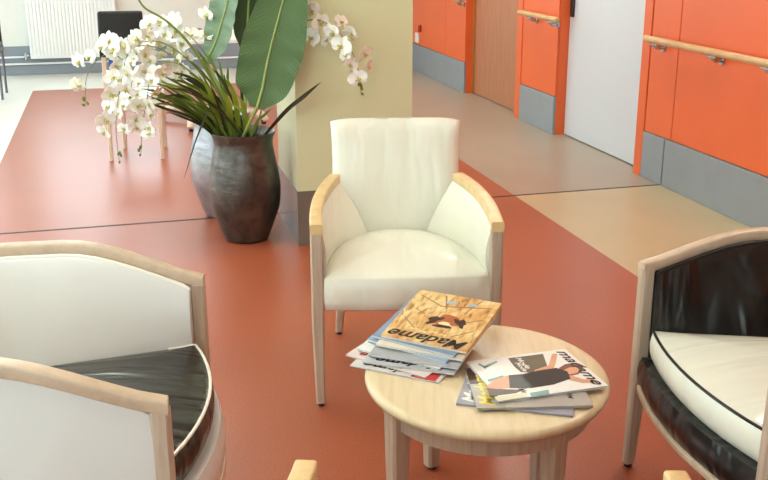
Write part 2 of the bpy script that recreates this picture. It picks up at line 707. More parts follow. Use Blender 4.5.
# ceiling lights
diff = emission('light_diffuser', (0.94, 1.0, 0.86, 1), 24.0)
lt = None
for (x, y) in ((-.35, 1.9), (-2.6, 1.9), (-.35, 4.6), (-2.6, 4.6), (-2.4, 7.4), (0.2, 7.6), (2.6, 3.4), (2.6, 6.6), (2.6, 9.6)):
    if lt is None:
        lt = thing('ceiling_light', 'square recessed ceiling light panel with a pale frame', 'ceiling light', (x, y, ZC), 0, 'ceiling light panels')
        g = G()
        for a, b, c, d in ((-.31, .31, -.31, -.28), (-.31, .31, .28, .31), (-.31, -.28, -.28, .28), (.28, .31, -.28, .28)):
            g.box(a, b, c, d, -.02, -.001)
        g.obj('light_frame', M['rad'], lt, smooth=False)
        G().box(-.279, .279, -.279, .279, -.012, -.002).obj('diffuser', diff, lt, smooth=False)
    else:
        c = copy_tree(lt)
        c.location = (x, y, ZC)


# ------------------------------------------------------------------ armchairs
def u_path(w, depth, r, wb=None, ns=10, na=12, nb=6, bow=0.0):
    """U in plan from front right (w,0) round the back to front left; returns (pos, outward normal)"""
    wb = w if wb is None else wb
    pts = []
    for i in range(ns):
        t = i / ns
        y = t * (depth - r)
        pts.append(Vector((w + (wb - w) * t + bow * sin(pi * t), y)))
    for i in range(na + 1):
        a = pi / 2 * i / na
        pts.append(Vector((wb - r + r * cos(a), depth - r + r * sin(a))))
    for i in range(1, nb):
        pts.append(Vector(((wb - r) * (1 - 2 * i / nb), depth)))
    half = pts[:ns + na + 1]
    pts += [Vector((-p.x, p.y)) for p in reversed(half)]
    out = []
    for i, p in enumerate(pts):
        a, b = pts[max(0, i - 1)], pts[min(len(pts) - 1, i + 1)]
        d = (b - a).normalized()
        out.append((p, Vector((d.y, -d.x))))
    return out


def rrect(w, h, r, zc, oc=0.0):
    """rounded rectangle profile: (offset, z)"""
    a, b = w / 2, h / 2
    r = min(r, a * .98, b * .98)
    o = []
    for cx, cz, s in ((a - r, b - r, 0), (-a + r, b - r, 90), (-a + r, -b + r, 180), (a - r, -b + r, 270)):
        for k in (0, 30, 60, 90):
            q = radians(s + k)
            o.append((oc + cx + r * cos(q), zc + cz + r * sin(q)))
    return o


def slab_prof(o_in, o_out, zb, zt, bulge_in=0.0, bulge_out=0.0, n=5):
    """upright slab section with soft top and bulging faces"""
    pr = []
    for k in range(n + 1):
        s = k / n
        pr.append((o_out + bulge_out * sin(pi * s), zb + (zt - zb) * s))
    for k in range(n + 1):
        s = 1 - k / n
        pr.append((o_in - bulge_in * sin(pi * s), zb + (zt - zb) * s))
    return pr


def front_arc(w, bul, y0=0.0, n=14):
    """left to right bowed front"""
    return [(-w + 2 * w * i / n, y0 - bul * (1 - (2 * i / n - 1) ** 2)) for i in range(n + 1)]


def tub_chair(name, label, loc, rz, W, D, zf, zb, m, bul, cz):
    """tub chair: continuous wooden rim, upholstered shell, loose piped cushion. m: dict of materials"""
    t = thing(name, label, 'armchair', loc, rz)
    w = W / 2 - .022
    path = u_path(w, D, min(.27, w * .85), bow=.012)
    ymax = D

    def rz_(i):
        y = path[i][0].y
        return zf + (zb - zf) * smoothstep(-.12, .36, y) - .0
    # rim
    g = G()
    g.sweep([(Vector((path[0][0].x, -.010)), path[0][1])] + path[1:-1] + [(Vector((path[-1][0].x, -.010)), path[-1][1])], lambda i: rrect(.038, .034, .008, rz_(i) - .017))
    g.obj('rim', M['beech_rim'], t)
    # inner and outer upholstery
    wi = w - .050
    cp = u_path(wi, D - .10, (wi - .125) * .97, wb=wi - .125)
    spath = [(Vector((path[0][0].x, .024)), path[0][1])] + path[1:-1] + [(Vector((path[-1][0].x, .024)), path[-1][1])]
    scp = [(Vector((cp[0][0].x, .024)), cp[0][1])] + cp[1:-1] + [(Vector((cp[-1][0].x, .024)), cp[-1][1])]
    rings = []
    N = len(spath)
    for i in range(N):
        (p, n), (q, m_) = spath[i], scp[i]
        zt = rz_(i) - .030
        rg = [(p.x - n.x * .012, p.y - n.y * .012, .30), (p.x - n.x * .012, p.y - n.y * .012, zt),
              (p.x - n.x * .030, p.y - n.y * .030, zt + .002)]
        ti = Vector((p.x - n.x * .040, p.y - n.y * .040))
        bi = Vector((q.x - m_.x * .004, q.y - m_.y * .004))
        for k in range(7):
            f = k / 6
            c_ = ti.lerp(bi, f ** 1.25)
            rg.append((c_.x - n.x * .012 * sin(pi * f), c_.y - n.y * .012 * sin(pi * f), zt - .008 + (cz - .035 - zt) * f))
        rg.append((bi.x, bi.y, .30))
        rings.append(rg)
    g = G()
    g.loft(rings)
    g.obj('inner_upholstery', m['inner'], t, sharp=60)
    g = G()
    ip = [(p[0] + n[0] * -.030, p[1] + n[1] * -.030, rz_(i) - .032) for i, (p, n) in enumerate(spath)]
    g.tube(ip, .006, 8)
    g.obj('inner_piping', m['inner_pipe'], t)
    g = G()
    g.sweep(spath, lambda i: slab_prof(-.011, .012, .285, rz_(i) - .033, 0, .010))
    g.obj('outer_upholstery', m['outer'], t)
    # front legs (posts up to the rim)
    for s in (1, -1):
        g = G()
        g.post((s * w, .008, zf - .004), (s * w, .008, .28), (.039, .040), (.040, .044), .007)
        g.post((s * w, .008, .281), (s * (w + .004), .0, .012), (.040, .044), (.030, .032), .006)
        lg = g.obj('front_leg', M['beech'], t)
        g = G(); g.tube([(s * (w + .004), 0, 0), (s * (w + .004), 0, .013)], .013, 10)
        g.obj('glide', M['black'], lg)
    for s in (1, -1):
        g = G()
        g.post((s * w * .72, D - .09, .30), (s * w * .80, D + .02, .012), (.045, .045), (.032, .034), .007)
        lg = g.obj('rear_leg', M['beech'], t)
        g = G(); g.tube([(s * w * .80, D + .02, 0), (s * w * .80, D + .02, .013)], .013, 10)
        g.obj('glide', M['black'], lg)
    # cushion
    ipath = u_path(wi - .006, D - .106, (wi - .131) * .97, wb=wi - .131)
    wi = wi - .006
    back = [(p.x, p.y) for p, n in ipath if p.y > .018]
    fr = front_arc(wi, bul, .016)
    outl = fr + back
    cz0, cz1 = cz - .094, cz
    g = G()
    g.cushion(outl, cz0, cz1, .028, 0, D * .40, .008)
    cu = g.obj('seat_cushion', m['cushion'], t)
    g = G()
    g.tube([(x, y, cz1 - .001) for x, y in back[-2:] + fr + back[:2]], .0042, 8)
    g.obj('cushion_piping', m['piping'], cu)
    # apron below the cushion with wooden lower edge
    ow = w - .026
    fa = front_arc(ow, bul + .006, .0)
    fpath = []
    for i, p in enumerate(fa):
        a, b = fa[max(0, i - 1)], fa[min(len(fa) - 1, i + 1)]
        d = Vector((b[0] - a[0], b[1] - a[1])).normalized()
        fpath.append((Vector(p), Vector((d.y, -d.x))))
    g = G()
    g.sweep(fpath, lambda i: slab_prof(-.05, -.002, .285, cz - .094, 0, .012))
    g.obj('apron', m['apron'], t)
    g = G()
    g.sweep(fpath, lambda i: rrect(.05, .022, .006, .274, -.018))
    g.obj('front_rail', M['beech_rim'], t)
    # seat deck under the cushion
    g = G()
    outl2 = front_arc(ow - .01, bul - .03, -.005)[:-1] + [(p.x, p.y) for p, n in u_path(ow - .03, D - .03, .22)][:-1]
    n = len(outl2)
    g.add([(x, y, .29) for x, y in outl2] + [(x, y, cz - .096) for x, y in outl2],
          [(i, (i + 1) % n, n + (i + 1) % n, n + i) for i in range(n)] + [tuple(range(n - 1, -1, -1)), tuple(range(n, 2 * n))])
    g.obj('seat_deck', M['black'], t)
    return t


def wing_chair(name, label, loc, rz, W, D, zf, zr, ztop, m):
    """white armchair: wooden arm rails, rounded interior, back rising above the arms"""
    t = thing(name, label, 'armchair', loc, rz)
    w = W / 2 - .021
    wb = w - .062
    ya = D - .085                       # where the arms meet the back

    def armx(y):
        u = y / ya
        return w - (w - wb) * (u ** 1.6) + .012 * sin(pi * u)

    def armz(y):
        return zf + (zr - zf) * sin(pi / 2 * max(0, min(1, y / ya)))
    SWX, SWY = w - .024, D - .075
    for s in (1, -1):
        n = 14
        P = []
        for i in range(n + 1):
            y = -.020 + (ya + .028) * i / n
            P.append(Vector((s * armx(max(0, y)), y)))
        path = []
        for i, p in enumerate(P):
            a, b = P[max(0, i - 1)], P[min(n, i + 1)]
            d = (b - a).normalized()
            path.append((p, Vector((d.y, -d.x)) if s > 0 else Vector((-d.y, d.x))))
        g = G()
        g.sweep(path, lambda i: rrect(.042, .034, .006, armz(path[i][0].y) - .017))
        g.obj('arm_rail', M['beech_lit'], t)
        rings = []
        for i in range(n + 1):
            u = i / n
            y = .018 + (ya + .02 - .018) * u
            zt = armz(y) - .033
            ph = radians(2 + 70 * u)
            bx, by = SWX * cos(ph) ** .8, SWY * sin(ph)
            ox = armx(y)
            ti = Vector((ox - .018, y + .006 * u))
            bi = Vector((bx, max(by, .018)))
            rg = [(ox + .008, y, .33), (ox + .010, y, (.33 + zt) / 2), (ox + .008, y, zt), (ox - .008, y, zt + .002)]
            for k in range(7):
                f = k / 6
                c_ = ti.lerp(bi, f ** 1.1)
                rg.append((c_.x - .012 * sin(pi * f), c_.y, zt - .006 + (.452 - zt) * f))
            rg.append((bi.x, bi.y, .35))
            rings.append([(s * x, yy, z) for x, yy, z in rg])
        g = G()
        g.loft(rings)
        g.obj('arm_upholstery', m['inner'], t, sharp=60)
        # front leg
        g = G()
        g.post((s * w, 0, zf - .033), (s * w, 0, .30), (.042, .040), (.042, .040), .006)
        g.post((s * w, 0, .301), (s * (w - .004), .0, .012), (.042, .040), (.032, .032), .006)
        lg = g.obj('front_leg', M['beech'], t)
        g = G(); g.tube([(s * (w - .004), 0, 0), (s * (w - .004), 0, .013)], .012, 10)
        g.obj('glide', M['black'], lg)
        g = G()
        g.post((s * (wb - .03), D - .07, .34), (s * (wb - .01), D + .03, .012), (.042, .042), (.03, .032), .006)
        lg = g.obj('rear_leg', M['beech'], t)
        g = G(); g.tube([(s * (wb - .01), D + .03, 0), (s * (wb - .01), D + .03, .013)], .012, 10)
        g.obj('glide', M['black'], lg)
    # back: tall padded slab, slightly raked, soft edges
    bw = .242
    nx, nz = 18, 16
    z0 = .36
    V, Fc = [], []
    for side in (0, 1):
        for j in range(nz + 1):
            v = j / nz
            z = z0 + (ztop - z0) * v
            for i in range(nx + 1):
                u = 2 * i / nx - 1
                wloc = bw + .004 - .010 * sin(pi * min(1, max(0, (v - .35) / .65))) * .6
                x = u * wloc
                edge = 1 - max(abs(u) ** 7, max(0, (v - .5) * 2) ** 9)
                y = D - .10 + .085 * v + (0 if side == 0 else .075)
                tuft = .004 * cos(u * pi * 4.5) * (v ** 3)
                if side == 0:
                    y += .032 * (1 - edge) + .018 * (1 - u * u) - tuft
                else:
                    y -= .028 * (1 - edge)
                rise = -.012 * abs(u) ** 8 if v == 1 else 0
                V.append((x, y, z + rise))
    n1 = (nx + 1) * (nz + 1)

    def idx(s, i, j):
        return s * n1 + j * (nx + 1) + i
    for s in (0, 1):
        for j in range(nz):
            for i in range(nx):
                Fc.append((idx(s, i, j), idx(s, i + 1, j), idx(s, i + 1, j + 1), idx(s, i, j + 1)))
    for j in range(nz):
        Fc.append((idx(0, 0, j), idx(0, 0, j + 1), idx(1, 0, j + 1), idx(1, 0, j)))
        Fc.append((idx(0, nx, j), idx(0, nx, j + 1), idx(1, nx, j + 1), idx(1, nx, j)))
    for i in range(nx):
        Fc.append((idx(0, i, nz), idx(0, i + 1, nz), idx(1, i + 1, nz), idx(1, i, nz)))
        Fc.append((idx(0, i, 0), idx(0, i + 1, 0), idx(1, i + 1, 0), idx(1, i, 0)))
    link('backrest', V, Fc, m['back'], t, sharp=80)
    # small round button joining rail to back
    # seat: fixed upholstered, rounded at the back
    wi = w - .024
    outl = [(-wi + 2 * wi * i / 12, -.012 - .012 * (1 - (i / 6 - 1) ** 2)) for i in range(12)]
    for i in range(33):
        ph = pi * i / 32
        cx_ = cos(ph)
        outl.append((SWX * math.copysign(abs(cx_) ** .8, cx_), -.010 + (SWY + .012) * sin(ph)))
    g = G()
    g.cushion(outl, .348, .466, .042, 0, D * .42, .006)
    g.obj('seat', m['seat'], t, sharp=60)
    return t


white_set = dict(inner=M['white'], back=M['white_back'], seat=M['white'])
chair_c = wing_chair('armchair', 'white vinyl armchair with a raised back facing the camera behind the coffee table',
                     (.872, 3.005, 0), radians(-14.8 + 3.0), .634, .60, .652, .688, .878, white_set)
chair_n = wing_chair('armchair', 'armchair nearest the camera, only its two wooden arm tips at the bottom edge',
                     (.580, 1.465, 0), radians(180 - 18.0), .70, .60, .652, .695, .878, white_set)

left_set = dict(inner=M['outer'], inner_pipe=M['pipe_w'], outer=M['outer'], cushion=M['blackv'], piping=M['pipe_w'], apron=M['outer'])
chair_l = tub_chair('tub_chair', 'white tub chair with a black white-piped seat cushion at the left edge',
                    (.104, 2.245, 0), radians(79.5), .79, .72, .645, .768, left_set, .065, .484)
right_set = dict(inner=M['blackv_in'], inner_pipe=M['pipe_b'], outer=M['blackv_in'], cushion=M['white'], piping=M['pipe_b'], apron=M['blackv_in'])
chair_r = tub_chair('tub_chair', 'black tub chair with a white black-piped seat cushion at the right edge',
                    (1.381, 2.073, 0), radians(-95), .75, .68, .642, .738, right_set, .040, .466)

# ------------------------------------------------------------------ coffee table
TC = Vector((.90, 2.325))
TZ = .42
t = thing('coffee_table', 'low round beech coffee table with magazines on it', 'table', (TC.x, TC.y, 0), -YAW)
g = G()
g.lathe([(.02, TZ - .034), (.30, TZ - .034), (.318, TZ - .032), (.330, TZ - .024), (.334, TZ - .014), (.331, TZ - .006), (.322, TZ - .0005), (.31, TZ), (.02, TZ)], 80, .985, 1.05)
g.obj('tabletop', M['tabletop'], t, sharp=50)
g = G()
g.lathe([(.283, TZ - .09), (.289, TZ - .088), (.289, TZ - .034), (.283, TZ - .034)], 80, .985, 1.04)
g.obj('apron', M['beech'], t)
for wx, wy in ((-.270, -.078), (.092, -.252), (-.071, .247), (.208, .09)):
    dx, dy = wx * cos(YAW) - wy * sin(YAW), wx * sin(YAW) + wy * cos(YAW)
    a = atan2(dy, dx)
    g = G()
    g.post((dx, dy, TZ - .035), (dx, dy, .010), (.058, .058), (.040, .040), .007, a)
    lg = g.obj('leg', M['beech'], t)
    g = G(); g.tube([(dx, dy, 0), (dx, dy, .011)], .014, 10)
    g.obj('glide', M['black'], lg)

# ------------------------------------------------------------------ magazines
def text_mesh(body, size, shear=0.25):
    cu = bpy.data.curves.new('title', 'FONT')
    cu.body = body
    cu.size = size
    cu.shear = shear
    cu.extrude = 0.0
    cu.align_x = 'CENTER'
    cu.align_y = 'CENTER'
    cu.offset = size * .022
    o = bpy.data.objects.new('title', cu)
    COL.objects.link(o)
    dg = bpy.context.evaluated_depsgraph_get()
    me = bpy.data.meshes.new_from_object(o.evaluated_get(dg))
    vs = [v.co.copy() for v in me.vertices]
    fs = [tuple(p.vertices) for p in me.polygons]
    bpy.data.objects.remove(o)
    bpy.data.curves.remove(cu)
    bpy.data.meshes.remove(me)
    xs = [v.x for v in vs]
    return vs, fs, min(xs), max(xs)


PAGES = plain('magazine_pages', (222, 222, 224), 0.6, var=0.10, nscale=400, stretch=(.02, .02, 8))


def paper(name, rgb, var=0.05, rough=0.4, nscale=14):
    return plain(name, rgb, rough, var=var, nscale=nscale, coat=.05)


# gold cover with a crackled line pattern
mm = NT('gold_cover')
v = mm.coords()
dv = mm.n('ShaderNodeMapping')
mm.l(v, dv.inputs['Vector'])
dv.inputs['Scale'].default_value = (30, 9, 1)
dv.inputs['Rotation'].default_value = (0, 0, .45)
st = mm.noise(dv.outputs['Vector'], 1.6, 3, .55, 1.4)
colr = mm.ramp(st, [(0.33, lin((164, 118, 72))), (0.45, lin((218, 184, 126))), (.62, lin((236, 210, 156)))])
fn = mm.noise(v, 14, 3, .6)
mx = mm.n('ShaderNodeMix', data_type='RGBA', blend_type='MULTIPLY')
mx.inputs['Factor'].default_value = 1.0
mm.l(colr, mx.inputs['A'])
mm.l(mm.ramp(fn, [(.35, lin((232, 196, 158))), (.6, (1, 1, 1, 1))]), mx.inputs['B'])
mm.l(mx.outputs['Result'], mm.b.inputs['Base Color'])
mm.b.inputs['Roughness'].default_value = .3
GOLD = mm.m

INK = paper('ink_black', (20, 19, 22), 0.05, .5)
INKW = paper('ink_white', (236, 236, 232), 0.03)
INKY = paper('ink_yellow', (236, 214, 60), 0.03)


class Mag:
    """magazine whose lower and upper faces follow zlo(x,y) / zhi(x,y) in world space"""

    def __init__(self, label, cx, cy, rz, w, h, zlo, zhi, cover, group=None, r=.004):
        self.c, self.rz, self.zlo, self.zhi, self.w, self.h = Vector((cx, cy)), rz, zlo, zhi, w, h
        self.z0 = zlo(cx, cy)
        self.t = thing('magazine', label, 'magazine', (cx, cy, self.z0), rz, group)
        nx, ny = 6, 6
        V, Fc = [], []

        def grid(fn, inset):
            k = len(V)
            for j in range(ny + 1):
                for i in range(nx + 1):
                    x = (-.5 + i / nx) * (w - inset * 2)
                    y = (-.5 + j / ny) * (h - inset * 2)
                    V.append((x, y, fn(x, y)))
            return k

        def border(k):
            b = [k + i for i in range(nx + 1)] + [k + j * (nx + 1) + nx for j in range(1, ny + 1)]
            b += [k + ny * (nx + 1) + i for i in range(nx - 1, -1, -1)] + [k + j * (nx + 1) for j in range(ny - 1, 0, -1)]
            return b
        # page block
        e = .0004
        k0 = grid(lambda x, y: self.lo(x, y) + e, .0015)
        k1 = grid(lambda x, y: self.hi(x, y) - e - .0002, .0015)
        for k in (k0, k1):
            for j in range(ny):
                for i in range(nx):
                    Fc.append((k + j * (nx + 1) + i, k + j * (nx + 1) + i + 1, k + (j + 1) * (nx + 1) + i + 1, k + (j + 1) * (nx + 1) + i))
        b0, b1 = border(k0), border(k1)
        for i in range(len(b0)):
            j = (i + 1) % len(b0)
            Fc.append((b0[i], b0[j], b1[j], b1[i]))
        link('pages', V, Fc, PAGES, self.t, smooth=False)
        # cover: a thin folded sheet (top, spine on the -x side, bottom)
        V, Fc = [], []
        prof = [('hi', .5), ('hi', .25), ('hi', 0), ('hi', -.25), ('hi', -.5), ('lo', -.5), ('lo', -.25), ('lo', 0), ('lo', .25), ('lo', .5)]
        ny2 = 6
        for sgn in (0, 1):
            for which, u in prof:
                for j in range(ny2 + 1):
                    x = u * w
                    y = (-.5 + j / ny2) * h
                    if which == 'hi':
                        z = self.hi(x, y) - (.0003 if sgn else 0)
                    else:
                        z = self.lo(x, y) + (.0003 if sgn else 0)
                    V.append((x + (.0004 if sgn else 0), y, z))
        n = len(prof)
        m1 = n * (ny2 + 1)
        for sgn in (0, 1):
            for a in range(n - 1):
                for j in range(ny2):
                    q = sgn * m1 + a * (ny2 + 1) + j
                    Fc.append((q, q + 1, q + 1 + ny2 + 1, q + ny2 + 1))
        self.cover = link('cover', V, Fc, cover, self.t, smooth=False)

    def lo(self, x, y):
        p = self.wp(x, y)
        return self.zlo(p.x, p.y) - self.z0

    def hi(self, x, y):
        p = self.wp(x, y)
        return self.zhi(p.x, p.y) - self.z0

    def wp(self, x, y):
        return Vector((self.c.x + x * cos(self.rz) - y * sin(self.rz), self.c.y + x * sin(self.rz) + y * cos(self.rz)))

    def local(self, px, py, z):
        p = onz(px, py, z)
        d = Vector((p.x - self.c.x, p.y - self.c.y))
        return (d.x * cos(self.rz) + d.y * sin(self.rz), -d.x * sin(self.rz) + d.y * cos(self.rz))

    def art(self, name, poly, mat, lift=.0004):
        """flat printed shape on the cover, poly in cover coordinates"""
        n = len(poly)
        V = [(x, y, self.hi(x, y) + lift) for x, y in poly] + [(x, y, self.hi(x, y) + .0001) for x, y in poly]
        Fc = [tuple(range(n))] + [(i, (i + 1) % n, n + (i + 1) % n, n + i) for i in range(n)]
        return link(name, V, Fc, mat, self.cover, smooth=False)

    def title(self, name, body, size, x, y, width, mat, lift=.0005, rot=0.0, shear=.25):
        vs, fs, a, b = text_mesh(body, size, shear)
        k = width / (b - a)
        out = []
        for q in vs:
            u, v_ = (q.x - (a + b) / 2) * k, q.y
            u, v_ = u * cos(rot) - v_ * sin(rot), u * sin(rot) + v_ * cos(rot)
            X, Y = x + u, y + v_
            out.append((X, Y, self.hi(X, Y) + lift))
        return link(name, out, fs, mat, self.cover, smooth=False)

    def art_px(self, name, px, mat, lift=.0004):
        z = self.z0 + self.hi(0, 0)
        return self.art(name, [self.local(a, b, z) for a, b in px], mat, lift)


# --- tall pile: every magazine a little thicker along its far (spine) edge
SA = radians(44)
SD = Vector((cos(SA), sin(SA)))              # direction towards the far edge
SC = Vector((.804, 2.500))
TA, TB, NM = .0086, .024, 9


def pile(k):
    return lambda x, y: TZ + .0004 + k * (TA + TB * max(-.23, min(.23, (Vector((x, y)) - SC).dot(SD))))


pcols = [('white_grey_cover', (206, 204, 204)), ('rose_white_cover', (220, 206, 204)), ('silver_cover', (190, 190, 196)),
         ('white_cover', (226, 226, 224)), ('grey_cover', (170, 172, 178)), ('pale_blue_cover', (150, 178, 206)),
         ('cream_cover', (222, 214, 196)), ('blue_grey_cover', (126, 150, 180))]
offs = [(-.072, -.036, 3), (-.070, -.004, -6), (-.040, -.022, 9), (-.036, .012, -3), (-.018, -.014, 6), (-.002, .020, -7), (.012, .004, 2), (.012, .022, -4), (.032, .016, 0)]
plabels = ['magazine at the very bottom of the tall pile, its corner over the table edge',
           'second magazine from the bottom of the tall pile',
           'third magazine from the bottom of the tall pile',
           'fourth magazine from the bottom of the tall pile',
           'middle magazine of the tall nine-magazine pile',
           'fourth magazine from the top of the tall pile',
           'third magazine from the top of the tall pile',
           'second magazine from the top of the tall pile, just under the gold cover',
           'gold patterned magazine on top of the tall pile']
RZS = radians(137)
mags = []
for k in range(NM):
    ox, oy, da = offs[k]
    cov = GOLD if k == NM - 1 else paper(pcols[k][0], pcols[k][1], .12, nscale=9)
    mags.append(Mag(plabels[k], SC.x + ox, SC.y + oy, RZS + radians(da), .262, .252, pile(k), pile(k + 1), cov, 'magazines in the tall pile'))
# printed marks on the pile
top = mags[-1]
top.title('title', 'Madame', .054, 0.0, .102, .240, INK, shear=.35)
BROWN = paper('ink_dark_brown', (62, 34, 26), .2)
RUST = paper('ink_rust', (176, 96, 56), .15)
PALEB = paper('ink_pale_blue', (160, 184, 206), .1)
SKIN = paper('print_skin', (214, 156, 122), .08)
GOLDD = paper('ink_bronze', (160, 112, 62), .15)
GOLDL = paper('ink_pale_gold', (240, 218, 168), .08)


def ell_poly(cx, cy, rx, ry, rot=0.0, n=18, wob=0.0, ph=0):
    o = []
    for i in range(n):
        a = 2 * pi * i / n
        k = 1 + wob * sin(3 * a + ph) + wob * .6 * sin(5 * a + 1 + ph)
        x, y = rx * k * cos(a), ry * k * sin(a)
        o.append((cx + x * cos(rot) - y * sin(rot), cy + x * sin(rot) + y * cos(rot)))
    return o


top.art('printed_shape', ell_poly(-.018, .004, .044, .026, .1, 22, .2), RUST, .0004)
top.art('printed_shape', ell_poly(.020, .010, .024, .015, .9, 16, .3), BROWN, .0005)
top.art('printed_shape', ell_poly(-.058, .004, .023, .014, -.7, 16, .3), BROWN, .0005)
top.art('printed_shape', ell_poly(-.016, .020, .018, .009, 0, 14, .1), GOLDL, .0005)
top.art('printed_shape', ell_poly(-.015, .034, .030, .007, 0.05, 14, .1), BROWN, .0005)
for a, b, c, d, wd in ((.115, -.10, .03, -.06, .004), (.03, -.06, -.115, -.09, .004), (.04, -.115, .01, -.05, .005), (-.07, -.116, -.05, -.04, .004),
                       (.11, .02, .05, .07, .003), (-.11, .03, -.06, .075, .003), (.1, -.03, .06, -.01, .003), (-.115, -.03, -.07, 0, .003)):
    L = sqrt((c - a) ** 2 + (d - b) ** 2)
    nx, ny = -(d - b) / L * wd / 2, (c - a) / L * wd / 2
    top.art('printed_line', [(a + nx, b + ny), (a - nx, b - ny), (c - nx, d - ny), (c + nx, d + ny)], GOLDD, .00035)
top.art('printed_shape', ell_poly(.01, -.085, .020, .006, .1, 12, .1), PALEB, .0005)
top.art('printed_shape', ell_poly(-.055, -.092, .018, .006, -.1, 12, .1), PALEB, .0005)
for i in range(4):
    top.title('cover_line', 'Mode', .011, .055 - .03 * i, .068 + .006 * (i % 2), .024, GOLDL, .0006)
mags[0].title('title', 'Madame', .05, 0, .099, .20, BROWN, shear=.3)
RED = paper('ink_red', (196, 52, 48), .05)
mags[0].art('printed_patch', [(-.12, .08), (-.05, .08), (-.05, .123), (-.12, .123)], RED)
mags[1].title('title', 'Madame', .045, .02, .100, .16, RED, shear=.3)
mags[2].title('title', 'Madame', .045, .0, .101, .20, INK, shear=.3)

# --- flat group on the right
def flat(z):
    return lambda x, y: z


ma = Mag('lavender grey magazine at the bottom of the low pile, white letters at its left end', .940, 2.191, radians(-28 + 90), .235, .29,
         flat(TZ + .0004), flat(TZ + .0060), paper('lavender_cover', (150, 150, 164), .08), 'magazines in the low pile')
mb = Mag('magazine with yellow letters in the middle of the low pile', .9605, 2.190, radians(-11.6 + 90), .235, .29,
         flat(TZ + .0062), flat(TZ + .0125), paper('grey_brown_cover', (170, 164, 158), .10), 'magazines in the low pile')
mc = Mag('white magazine with a printed woman in a black dress on top of the low pile', 1.008, 2.243, radians(-90 + 2.0), .245, .297,
         flat(TZ + .0127), flat(TZ + .0195), paper('white_fashion_cover', (232, 232, 230), .02), 'magazines in the low pile')
ma.title('title', 'Madame', .055, 0, .113, .21, INKW, shear=.3)
mb.title('title', 'Madame', .055, 0, .113, .21, INKY, shear=.3)
mb.art('printed_patch', [(.02, .085), (.1165, .085), (.1165, .144), (.02, .144)], BROWN, .0003)
mb.title('cover_line', 'Mode', .02, -.05, -.10, .06, INK)
mc.title('title', 'madame', .046, .0, .129, .225, INK, shear=.3)
OLIVE = paper('print_olive', (86, 78, 52), .25)
HAIR = paper('print_hair', (112, 64, 38), .15)
TEAL = paper('print_teal', (120, 160, 160), .1)
# printed picture: flat shapes of ink on the cover
PX = lambda pts: [(450 + a / 4.518, 330 + b / 4.52) for a, b in pts]
mc.art_px('printed_backdrop', PX([(262, 128), (420, 108), (440, 165), (395, 196), (320, 190), (290, 165)]), OLIVE, .0003)
mc.art_px('printed_arm', PX([(445, 160), (462, 108), (485, 108), (478, 150), (470, 172), (385, 196), (380, 182)]), SKIN, .0004)
mc.art_px('printed_hair', PX([(492, 172), (520, 155), (570, 148), (603, 160), (598, 186), (580, 200), (545, 207), (505, 196)]), HAIR, .0004)
mc.art_px('printed_face', PX([(515, 182), (538, 170), (568, 168), (584, 178), (576, 194), (545, 201), (520, 196)]), SKIN, .0006)
mc.art_px('printed_arm', PX([(545, 205), (600, 222), (660, 228), (668, 238), (600, 240), (535, 225)]), SKIN, .0005)
mc.art_px('printed_dress', PX([(265, 205), (330, 200), (400, 184), (480, 172), (530, 188), (545, 220), (470, 246), (370, 262), (270, 262)]), INK, .0007)
mc.art_px('printed_leg', PX([(268, 206), (272, 262), (215, 270), (165, 278), (170, 250), (210, 216)]), SKIN, .0005)
mc.art_px('printed_shoe', PX([(165, 262), (210, 268), (300, 270), (350, 262), (300, 285), (180, 300)]), BROWN, .0006)
mc.art_px('printed_scribble', PX([(150, 165), (210, 140), (215, 146), (160, 172)]), TEAL, .0005)
mc.art_px('printed_scribble', PX([(130, 150), (165, 168), (160, 176), (128, 156)]), TEAL, .0005)
mc.art_px('printed_scribble', PX([(170, 225), (240, 205), (242, 212), (175, 235)]), TEAL, .0007)
mc.art_px('printed_panel', PX([(360, 285), (445, 270), (450, 290), (368, 306)]), TEAL, .0004)
mc.art_px('printed_panel', PX([(200, 302), (345, 284), (352, 300), (215, 325)]), paper('print_sand', (206, 206, 180), .1), .0004)
mc.title('cover_line', 'Mode', .022, -.068, -.005, .075, INKW, .0006)
mc.title('cover_line', 'Mode', .018, -.046, -.02, .06, INKW, .0006)
mc.title('cover_line', 'Mode', .022, .075, -.075, .05, INK, .0006)

# ------------------------------------------------------------------ vases
VP = [(.099, 0), (.110, .004), (.118, .02), (.149, .10), (.177, .185), (.184, .265), (.181, .325), (.170, .40), (.154, .485), (.151, .52), (.157, .55), (.166, .568),
      (.166, .574), (.160, .574), (.146, .55), (.141, .52), (.142, .49)]


def vase(label, x, y, mat, sc_=1.0, kz=1.0):
    t = thing('vase', label, 'vase', (x, y, 0))
    fine = []
    P = [Vector((r * sc_, z * kz, 0)) for r, z in VP]
    prof = [(p.x, p.y) for p in P[:2]] + [(p.x, p.y) for p in catmull(P[2:11], 4)] + [(p.x, p.y) for p in P[11:]]
    g = G()
    g.lathe(prof, 56)
    b = g.obj('vase_body', mat, t, sharp=60)
    g = G()
    g.lathe([(.02, .485 * kz), (.139 * sc_, .485 * kz), (.139 * sc_, .50 * kz), (.10 * sc_, .512 * kz), (.02, .515 * kz)], 32)
    g.obj('soil', M['soil'], t)
    return t


V1 = Vector((.590, 5.06))
V2 = Vector((.528, 5.545))
vase('dark bronze floor vase in front, holding broad leaves beside the column', V1.x, V1.y, M['vase'])
vase('grey floor vase standing half hidden behind the bronze one', V2.x, V2.y, M['vase_grey'], .98, 1.03)


